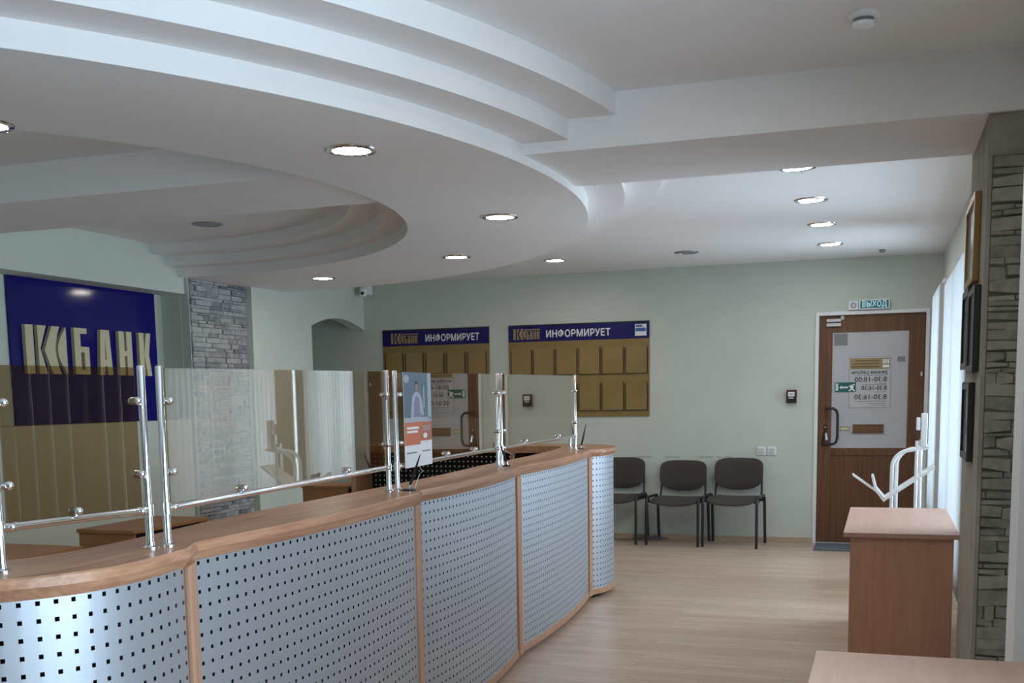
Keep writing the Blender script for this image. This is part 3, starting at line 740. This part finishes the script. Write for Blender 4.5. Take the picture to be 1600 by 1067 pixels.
lk = MB().tube([(-.532, yf, 1.16), (-.532, yf-.012, 1.16)], .022, 16).build('lock', M_darkchrome, d, smooth=True)
MB().tube([(-.532, yf-.012, 1.16), (-.532, yf-.018, 1.16)], .010, 12).build('lock_cylinder', mat('brass', (.6, .45, .2), .3, 1), lk, smooth=True)
MB().tube([(-.526, yf-.02, 1.10), (-.520, yf-.03, 1.03)], [.012, .018], 8).build('keys', M_chrome, d, smooth=True)
MB().tube([(-.535, yf-.006, 1.13), (-.56, yf-.012, 1.0)], .010, 8).build('lock_strap', M_black, d, smooth=True)
cl = MB().box(-.537, -.402, yf-.03, yf, 2.185, 2.213).box(-.537, -.402, yf-.03, yf, 2.142, 2.172).build('door_sensor', M_lgrey, d, bevel=.003)
MB().box(-.405, -.375, yf-.014, yf, 2.205, 2.24).build('sensor_cable', M_lgrey, d)
MB().box(.338, .356, yf-.014, yf, 1.645, 1.685).build('hinge_cap', M_lgrey, d)
MB().box(-0.606, 0.375, YB+.0, YB+.13, 0.0, .010).build('threshold', M_lgrey, d)
MB().box(-0.7, 0.5, YB+.16, YB+.2, 0, 2.4).build('backing', M_door, d)
yg = yf+.010     # surface of the frosted pane
MB().box(-.464, -.338, yg-.002, yg, 1.955, 2.071).build('film_patch', M_grey, d)
MB().box(.126, .196, yg-.002, yg, 1.787, 1.836).build('film_patch', M_grey, d)
# opening hours seen from behind the glass
t = thing('opening_hours_sign', (-.123, yg, 1.346), 'opening hours sheet in mirrored print with a gold heading on the door glass', 'sign')
MB().box(-.318, .070, yg-.0022, yg-.0002, 1.346, 1.842).build('sheet', mat('hours_sheet', (.55, .55, .58), .5), t)
b = MB()
for x0_, x1_, z0_, z1_ in ((-.318, .070, 1.346, 1.350), (-.318, .070, 1.838, 1.842), (-.318, -.314, 1.346, 1.842), (.066, .070, 1.346, 1.842)): b.box(x0_, x1_, yg-.003, yg-.002, z0_, z1_)
b.build('border', M_grey, t)
MB().box(-.308, .060, yg-.0034, yg-.002, 1.722, 1.828).build('gold_heading', M_goldsign, t)
b = MB()
for k in range(4): b.box(-.008+.016*k, .002+.016*k, yg-.0046, yg-.0032, 1.772, 1.815)
b.box(-.01, .052, yg-.0046, yg-.0032, 1.735, 1.76); b.build('heading_emblem', M_signwhite, t)
b = MB()
for k, (w0, w1) in enumerate(((.17, -.02), (.2, -.02), (.16, -.02))): b.box(-.30+.02*k, -.04, yg-.0042, yg-.0032, 1.742+.028*k, 1.750+.028*k)
b.build('heading_line', M_brownplate, t)
for body, z_, s_, wd_ in (('режим работы', 1.690, .05, .33), ('8:30-18:00', 1.620, .066, .30), ('8:30-16:30', 1.537, .058, .235), ('8:30-16:30', 1.450, .066, .30)):
    tx = text_mesh('hours_text', body, s_, M_text, t, facing_minus_y(.035-wd_/2, yg-.0032, z_, True), bold=0.0012)
    xx = [v.co.x for v in tx.data.vertices]; k_ = wd_/(max(xx)-min(xx)); c_ = (max(xx)+min(xx))/2
    for v in tx.data.vertices: v.co.x = c_+(v.co.x-c_)*k_
b = MB()
for z_, xa_, xb_ in ((1.657, -.26, .03), (1.577, -.06, .03), (1.567, -.20, .03), (1.497, -.08, .03), (1.405, -.27, .03), (1.385, -.14, .03), (1.367, -.10, .03)): b.box(xa_, xb_, yg-.0034, yg-.002, z_, z_+.005)
b.build('fine_print', M_grey, t)
t = thing('evacuation_sign', (-.35, yg, 1.50), 'small green running figure sign on the door glass', 'sign')
MB().box(-.450, -.252, yg-.008, yg-.0046, 1.504, 1.597).build('plate', M_darkgreen, t)
MB().box(-.443, -.417, yg-.0092, yg-.0078, 1.515, 1.588).build('door_symbol', mat('pale_green', (.55, .68, .68), .5), t)
MB().prism([(-.405, 1.548), (-.388, 1.566), (-.388, 1.556), (-.325, 1.556), (-.325, 1.541), (-.388, 1.541), (-.388, 1.531)], lambda u, v, w_: (u, yg-.0078-w_, v), 0, .0014).build('arrow_symbol', M_paper, t)
rb = MB()
for pl in ([(-.285, 1.575), (-.270, 1.583), (-.262, 1.573), (-.272, 1.564)], [(-.318, 1.560), (-.295, 1.574), (-.272, 1.560), (-.276, 1.535), (-.300, 1.540)], [(-.300, 1.540), (-.276, 1.535), (-.256, 1.512), (-.266, 1.508), (-.288, 1.524)], [(-.300, 1.540), (-.290, 1.528), (-.312, 1.508), (-.322, 1.514)]):
    rb.prism(pl, lambda u, v, w_: (u, yg-.0078-w_, v), 0, .0014)
rb.build('running_figure', M_paper, t)
t = thing('open_plate', (-.13, yg, 1.09), 'brown lettered plate in mirrored print low on the door glass', 'sign')
MB().box(-.278, .018, yg-.005, yg-.0002, 1.091, 1.187).build('plate', M_brownplate, t)
b = MB()
for x0_, x1_, z0_, z1_ in ((-.278, .018, 1.091, 1.097), (-.278, .018, 1.181, 1.187), (-.278, -.272, 1.091, 1.187), (.012, .018, 1.091, 1.187)): b.box(x0_, x1_, yg-.0064, yg-.0048, z0_, z1_)
b.build('border', M_grey, t)
tx = text_mesh('plate_text', 'ОТКРЫТО', .055, mat('orange_brown_print', (.26, .11, .03), .5), t, facing_minus_y(-.13, yg-.0055, 1.138, True), bold=.001)
t = thing('push_sticker', (-.36, yg, 1.12), 'pale yellow sticker on the door glass beside the handle', 'sticker')
MB().box(-.418, -.302, yg-.003, yg-.0002, 1.121, 1.165).build('label_strip', mat('yellow_grey_print', (.36, .34, .22), .5), t)
b = MB().box(-.385, -.318, yg-.0042, yg-.0028, 1.133, 1.152).prism([(-.41, 1.143), (-.395, 1.157), (-.395, 1.129)], lambda u, v, w_: (u, yg-.0028-w_, v), 0, .0014)
b.build('print_mark', mat('pale_yellow', (.68, .66, .42), .5), t)

# exit sign
t = thing('exit_sign', (-.15, YB, 2.29), 'white and green illuminated exit sign with a round sounder above the door', 'sign')
MB().box(-.335, -.245, YB-.035, YB, 2.291, 2.376).build('sounder_box', M_white, t, bevel=.004)
MB().tube([(-.290, YB-.034, 2.332), (-.290, YB-.040, 2.332)], .028, 20).build('sounder_ring', M_grey, t)
MB().tube([(-.290, YB-.039, 2.332), (-.290, YB-.045, 2.332)], .020, 20).build('sounder_cap', M_lgrey, t)
MB().box(-.240, .045, YB-.05, YB, 2.289, 2.386).build('housing', M_white, t, bevel=.005)
MB().box(-.226, .032, YB-.0525, YB-.049, 2.300, 2.373).build('green_face', M_green, t)
tx = text_mesh('exit_text', 'ВЫХОД', .075, mat('pale_cyan_letters', (.55, .78, .86), .5, emit=(.5, .78, .9), estr=.12), t, facing_minus_y(-.097, YB-.0535, 2.336), bold=.0022)
xx = [v.co.x for v in tx.data.vertices]; k_ = .225/(max(xx)-min(xx)); c_ = (max(xx)+min(xx))/2
for v in tx.data.vertices: v.co.x = c_+(v.co.x-c_)*k_
# fire alarm, sockets
t = thing('fire_alarm', (-.857, YB, 1.40), 'small dark red fire alarm call point on the wall left of the door', 'fire alarm')
MB().box(-.907, -.808, YB-.045, YB, 1.402, 1.534).build('housing', M_red, t, bevel=.006)
MB().box(-.898, -.815, YB-.049, YB-.044, 1.408, 1.522).build('front_plate', M_black, t)
MB().box(-.891, -.828, YB-.052, YB-.048, 1.468, 1.514).build('label_plate', M_paper, t)
MB().box(-.884, -.838, YB-.052, YB-.048, 1.448, 1.458).build('label_strip', M_paper, t)
MB().box(-.884, -.836, YB-.0528, YB-.0518, 1.487, 1.493).build('print_line', M_red, t)
for x_, lb in ((-1.147, 'white wall socket farther from the door, above the right chair'), (-1.045, 'white wall socket closer to the door, above the right chair')):
    t = thing('wall_socket', (x_, YB, .925), lb, 'socket', 'wall sockets')
    MB().box(x_-.043, x_+.043, YB-.014, YB, .884, .968).build('frame', M_white, t, bevel=.005)
    MB().box(x_-.027, x_+.027, YB-.020, YB-.013, .900, .952).build('insert', M_lgrey, t, bevel=.004)

tag(MB().box(-.60, .10, 10.62, 11.10, 0.0002, 0.012).build('door_mat', M_mat, bevel=.004), 'dark blue grey door mat on the floor before the exit door', 'door mat')

# ------------------------------------------------------------------ visitor chairs
def make_chair():
    t = thing('visitor_chair', (0, 0, 0), '', 'chair', 'visitor chairs by the wall')
    W, D = .265, .21
    def rim(nx, ny, nz, fn):
        b = MB(); g = {}
        for side in (0, 1):
            for i in range(nx+1):
                for j in range(ny+1): g[side, i, j] = len(b.v); b.v.append(fn(-1+2*i/nx, -1+2*j/ny, side))
            for i in range(nx):
                for j in range(ny):
                    f = (g[side, i, j], g[side, i+1, j], g[side, i+1, j+1], g[side, i, j+1]); b.f.append(f if side else f[::-1]); b.mi.append(0)
        for i in range(nx):
            for j in (0, ny): b.f.append((g[0, i, j], g[0, i+1, j], g[1, i+1, j], g[1, i, j])); b.mi.append(0)
        for j in range(ny):
            for i in (0, nx): b.f.append((g[0, i, j], g[0, i, j+1], g[1, i, j+1], g[1, i, j])); b.mi.append(0)
        return b
    def sq(u, v, p=5):      # square to rounded square
        k = (abs(u)**p+abs(v)**p)**(1/p); m_ = max(abs(u), abs(v)); return (u*m_/k, v*m_/k) if k > 0 else (0, 0)
    def seat(u, v, s_):
        x, y = sq(u, v, 6); e = max(abs(u), abs(v)); th = .030*(1-e**8*.7)
        z = .470-.014*(1-x*x)*1.0 + (-.034*max(0, -y)**2*(1-.45*x*x)) + (th if s_ else -th)
        return (x*.245, -.005+y*.215, z)
    rim(14, 12, 1, seat).build('seat', M_fabric, t, smooth=True, local=True)
    def back(u, v, s_):
        x, z = sq(u, v, 4.2); e = max(abs(u), abs(v)); th = .022*(1-e**6*.75)
        y = .215+.035*(1-x*x)+z*.025 + (-th if s_ else th)
        zz = .718+z*.140 - (.042*(1-x*x) if z < 0 else 0)*(-z)
        return (x*.245, y, zz)
    rim(16, 12, 1, back).build('backrest', M_fabric, t, smooth=True, local=True)
    for s_ in (-1, 1):
        b = MB().tube([(s_*W, -D, 0.0), (s_*W, -D+.004, .40), (s_*W, -D+.012, .455), (s_*W, -D+.035, .488), (s_*W, -D+.07, .497)], .0142, 10)
        b.build('leg', M_blackframe, t, smooth=True, local=True)
        b = MB().tube([(s_*W, D+.045, 0.0), (s_*W, D-.005, .40), (s_*W, D-.02, .462), (s_*W, D-.05, .492), (s_*W, D-.09, .497)], .0142, 10)
        b.build('leg', M_blackframe, t, smooth=True, local=True)
        b = MB().tube([(s_*W, -D+.07, .497), (s_*W, D-.09, .497)], .0142, 10).tube([(s_*(W-.03), -.15, .445), (s_*(W-.03), .14, .445), (s_*(W-.03), .2, .47), (s_*(W-.035), .235, .60), (s_*(W-.04), .25, .70)], .011, 8)
        b.build('side_rail', M_blackframe, t, smooth=True, local=True)
    b = MB().tube([(-W, -.12, .445), (W, -.12, .445)], .010, 8).tube([(-W, .12, .445), (W, .12, .445)], .010, 8)
    for s_ in (-1, 1):
        for y_ in (-.12, .12): b.tube([(s_*W, y_, .445), (s_*W, y_, .497)], .010, 8)
    b.build('seat_frame', M_blackframe, t, smooth=True, local=True)
    return t
ch = make_chair()
for k, (x_, y_, rz, lb) in enumerate(((-1.378, 10.835, -.08, 'dark grey visitor chair closest to the exit door, set straight'), (-1.945, 10.845, -.09, 'dark grey visitor chair standing between the two others, a little lower'),
                                      (-2.585, 10.88, -.06, 'dark grey visitor chair half hidden behind the end of the counter'))):
    o = ch if k == 0 else copy_tree(ch)
    o.scale.z = 0.968 if k == 1 else 1.0; o.location = (x_, y_, 0); o.rotation_euler = (0, 0, rz); o['label'] = lb
b = MB()
pts = []
for k in range(52):
    a_ = k*.42; r_ = .10+.04*math.sin(k*1.3); pts.append((-2.28+r_*math.cos(a_)*1.3+.03*math.sin(k*.7), 11.04+r_*.42*math.sin(a_), .012+.010*(k % 7)/2))
b.tube(pts, .0045, 6); b.tube([(-2.40, 11.05, .006), (-2.55, 11.0, .006), (-2.70, 11.06, .006), (-2.9, 11.05, .006)], .0045, 6)
tag(b.build('cable', mat('dark_cable', (.13, .14, .15), .5)), 'tangled dark cable on the floor behind the chairs', 'cable')

# ------------------------------------------------------------------ desks by the window wall
def end_desk(x0, x1, ya, yb, h, label):
    t = thing('desk', ((x0+x1)/2, (ya+yb)/2, 0), label, 'desk', 'beech desks by the window wall')
    MB().box(x0, x1, ya, yb, h-.026, h).build('desk_top', M_desk, t, bevel=.002)
    for y_ in (ya+.03, yb-.05): MB().box(x0+.035, x1-.028, y_, y_+.02, 0, h-.026).build('side_panel', M_deskside, t)
    MB().box(x1-.075, x1-.057, ya+.05, yb-.05, .25, h-.026).build('modesty_panel', M_deskside, t)
end_desk(-.184, .401, 6.04, 7.41, .75, 'beech desk seen end on, beyond the stone pier')
end_desk(-.168, .44, 1.95, 3.22, .75, 'beech desk of which only a corner shows, closest to the camera')

# white metal stand
t = thing('metal_stand', (.2, 8.3, 0), 'white tubular metal stand with a tilted tray behind the desk by the door', 'stand')
b = MB()
for x_, y_ in ((.075, 8.2), (.108, 8.42)):
    arc_ = [(x_+.13-.13*math.cos(k*PI/14), y_, .965+.12*math.sin(k*PI/14)) for k in range(8)]
    o = MB().tube([(x_, y_, .012)]+arc_+[(.32, y_, 1.105)], .014, 10).build('bent_tube', M_whitemetal, t, smooth=True)
for x_, y_ in ((.238, 8.2), (.272, 8.42)): MB().tube([(x_, y_, .012), (x_, y_, 1.15)], .0125, 10).build('upright', M_whitemetal, t, smooth=True)
b = MB(); pl = [(.03, .715), (.355, .955), (.355, .975), (.03, .738), (-.03, .81), (-.062, .895), (-.072, .893), (-.045, .80), (.02, .715)]
b.prism([(.02, .712), (.36, .955), (.36, .973), (.03, .74)], lambda u, v, w_: (u, w_, v), 8.16, 8.46); b.build('tray', M_whitemetal, t, bevel=.002)
b = MB().prism([(.02, .712), (.034, .735), (-.025, .805), (-.052, .90), (-.066, .898), (-.042, .795)], lambda u, v, w_: (u, w_, v), 8.2, 8.42); b.build('tray_lip', M_whitemetal, t, bevel=.002)
MB().tube([(-.01, 8.22, .77), (-.185, 8.22, .895), (-.195, 8.26, .905), (-.195, 8.30, .905), (-.185, 8.34, .895), (-.01, 8.34, .77)], .0055, 8).build('hook_rod', M_whitemetal, t, smooth=True)
MB().box(.262, .304, 8.18, 8.26, 1.11, 1.345).build('holder_box', M_white, t, bevel=.006)
MB().box(.230, .257, 8.18, 8.24, 1.225, 1.315).build('holder_box', M_white, t, bevel=.006)
b = MB()
for y_ in (8.2, 8.42): b.tube([(-.02, y_, .012), (.36, y_, .012)], .012, 8)
b.build('foot', M_whitemetal, t, smooth=True)

# framed certificates on the side of the stone pier
def pic(ya, yb, za, zb, mf, label, tilt=0):
    t = thing('picture_frame', (.385, (ya+yb)/2, za), label, 'picture frame', 'frames on the stone pier')
    b = MB(); wd = .03
    for y0_, y1_, z0_, z1_ in ((ya, ya+wd, za, zb), (yb-wd, yb, za, zb), (ya+wd, yb-wd, za, za+wd), (ya+wd, yb-wd, zb-wd, zb)): b.box(.357, .3845, y0_, y1_, z0_, z1_)
    b.build('frame', mf, t, bevel=.003)
    MB().box(.368, .3845, ya+wd, yb-wd, za+wd, zb-wd).build('picture', M_picture, t)
pic(5.20, 5.72, 1.975, 2.355, M_goldframe, 'gilt framed certificate, highest on the side of the stone pier')
pic(5.05, 5.40, 1.58, 1.945, M_darkframe, 'black framed certificate under the gilt one, at the front edge of the pier')
pic(5.43, 5.80, 1.60, 1.965, M_darkframe, 'black framed certificate under the gilt one, deeper along the pier')
pic(5.20, 5.62, 1.185, 1.535, M_darkframe, 'black framed certificate lowest on the side of the stone pier')

# blinds
def blind(ya, yb, za, zb, x, label, ang, m=None, pitch=.09):
    t = thing('vertical_blind', (x, (ya+yb)/2, zb), label, 'blind', 'vertical blinds at the windows')
    MB().box(x-.02, x+.02, ya, yb, zb-.03, zb).build('head_rail', M_white, t)
    b = MB(); n = int((yb-ya)/pitch); hw = .046
    for k in range(n):
        yy = ya+pitch*(k+.5); dx_, dy_ = hw*math.sin(ang), hw*math.cos(ang)
        b.prism([(x-dx_, yy-dy_), (x+dx_, yy+dy_), (x+dx_+.0008, yy+dy_-.0008), (x-dx_+.0008, yy-dy_-.0008)], lambda u, v, w_: (u, v, w_), za, zb-.03)
    b.build('slats', m or M_blind, t)
blind(9.30, 10.85, .35, 2.38, .452, 'white vertical blind at the window closest to the exit door', 1.25)
blind(6.2, 8.8, .35, 2.30, .452, 'white vertical blind at the window behind the far desk', 1.25)
blind(2.93, 4.07, .62, 2.44, .66, 'beige vertical blind drawn shut at the window beside the near desk', .12, M_blindtan)
tag(MB().prism([(.455, 4.33), (.47, 4.22), (.56, 4.22), (.56, 4.34)], lambda u, v, w_: (u, v, w_), 0.0, 2.62).build('trim_5', M_white), 'white window post right of the stone pier', None, kind='structure')

# ------------------------------------------------------------------ staff desks behind the counter
def staff_desk(x0, x1, ya, yb, h, label, open_side=True):
    t = thing('staff_desk', ((x0+x1)/2, (ya+yb)/2, 0), label, 'desk', 'staff desks behind the counter')
    MB().box(x0, x1, ya, yb, h-.022, h).build('desk_top', M_deskdark, t, bevel=.002)
    MB().box(x0+.01, x1-.01, ya+.01, ya+.03, 0, h-.022).build('side_panel', M_deskdark, t)
    MB().box(x0+.01, x1-.01, yb-.03, yb-.01, 0, h-.022).build('side_panel', M_deskdark, t)
    MB().box(x0+.01, x0+.03, ya+.03, yb-.03, .1, h-.022).build('back_panel', M_deskdark, t)
    MB().box(x0+.03, x1-.02, ya+.03, yb-.03, h-.20, h-.182).build('shelf', M_deskdark, t)
    MB().box(x0+.03, x1-.06, ya+.031, yb-.031, h-.182, h-.024).build('cubby_shade', M_blackmatte, t)  # black block stands in for the shade inside the open shelf
    return t
staff_desk(-4.61, -4.19, 5.29, 6.06, .75, 'brown staff desk with an open dark shelf, below the blue bank sign')
staff_desk(-4.75, -4.02, 3.9, 4.66, .75, 'brown staff desk at the left edge of the picture behind the counter')
t = staff_desk(-4.78, -4.32, 8.28, 8.62, .77, 'small brown desk behind the counter before the arch')
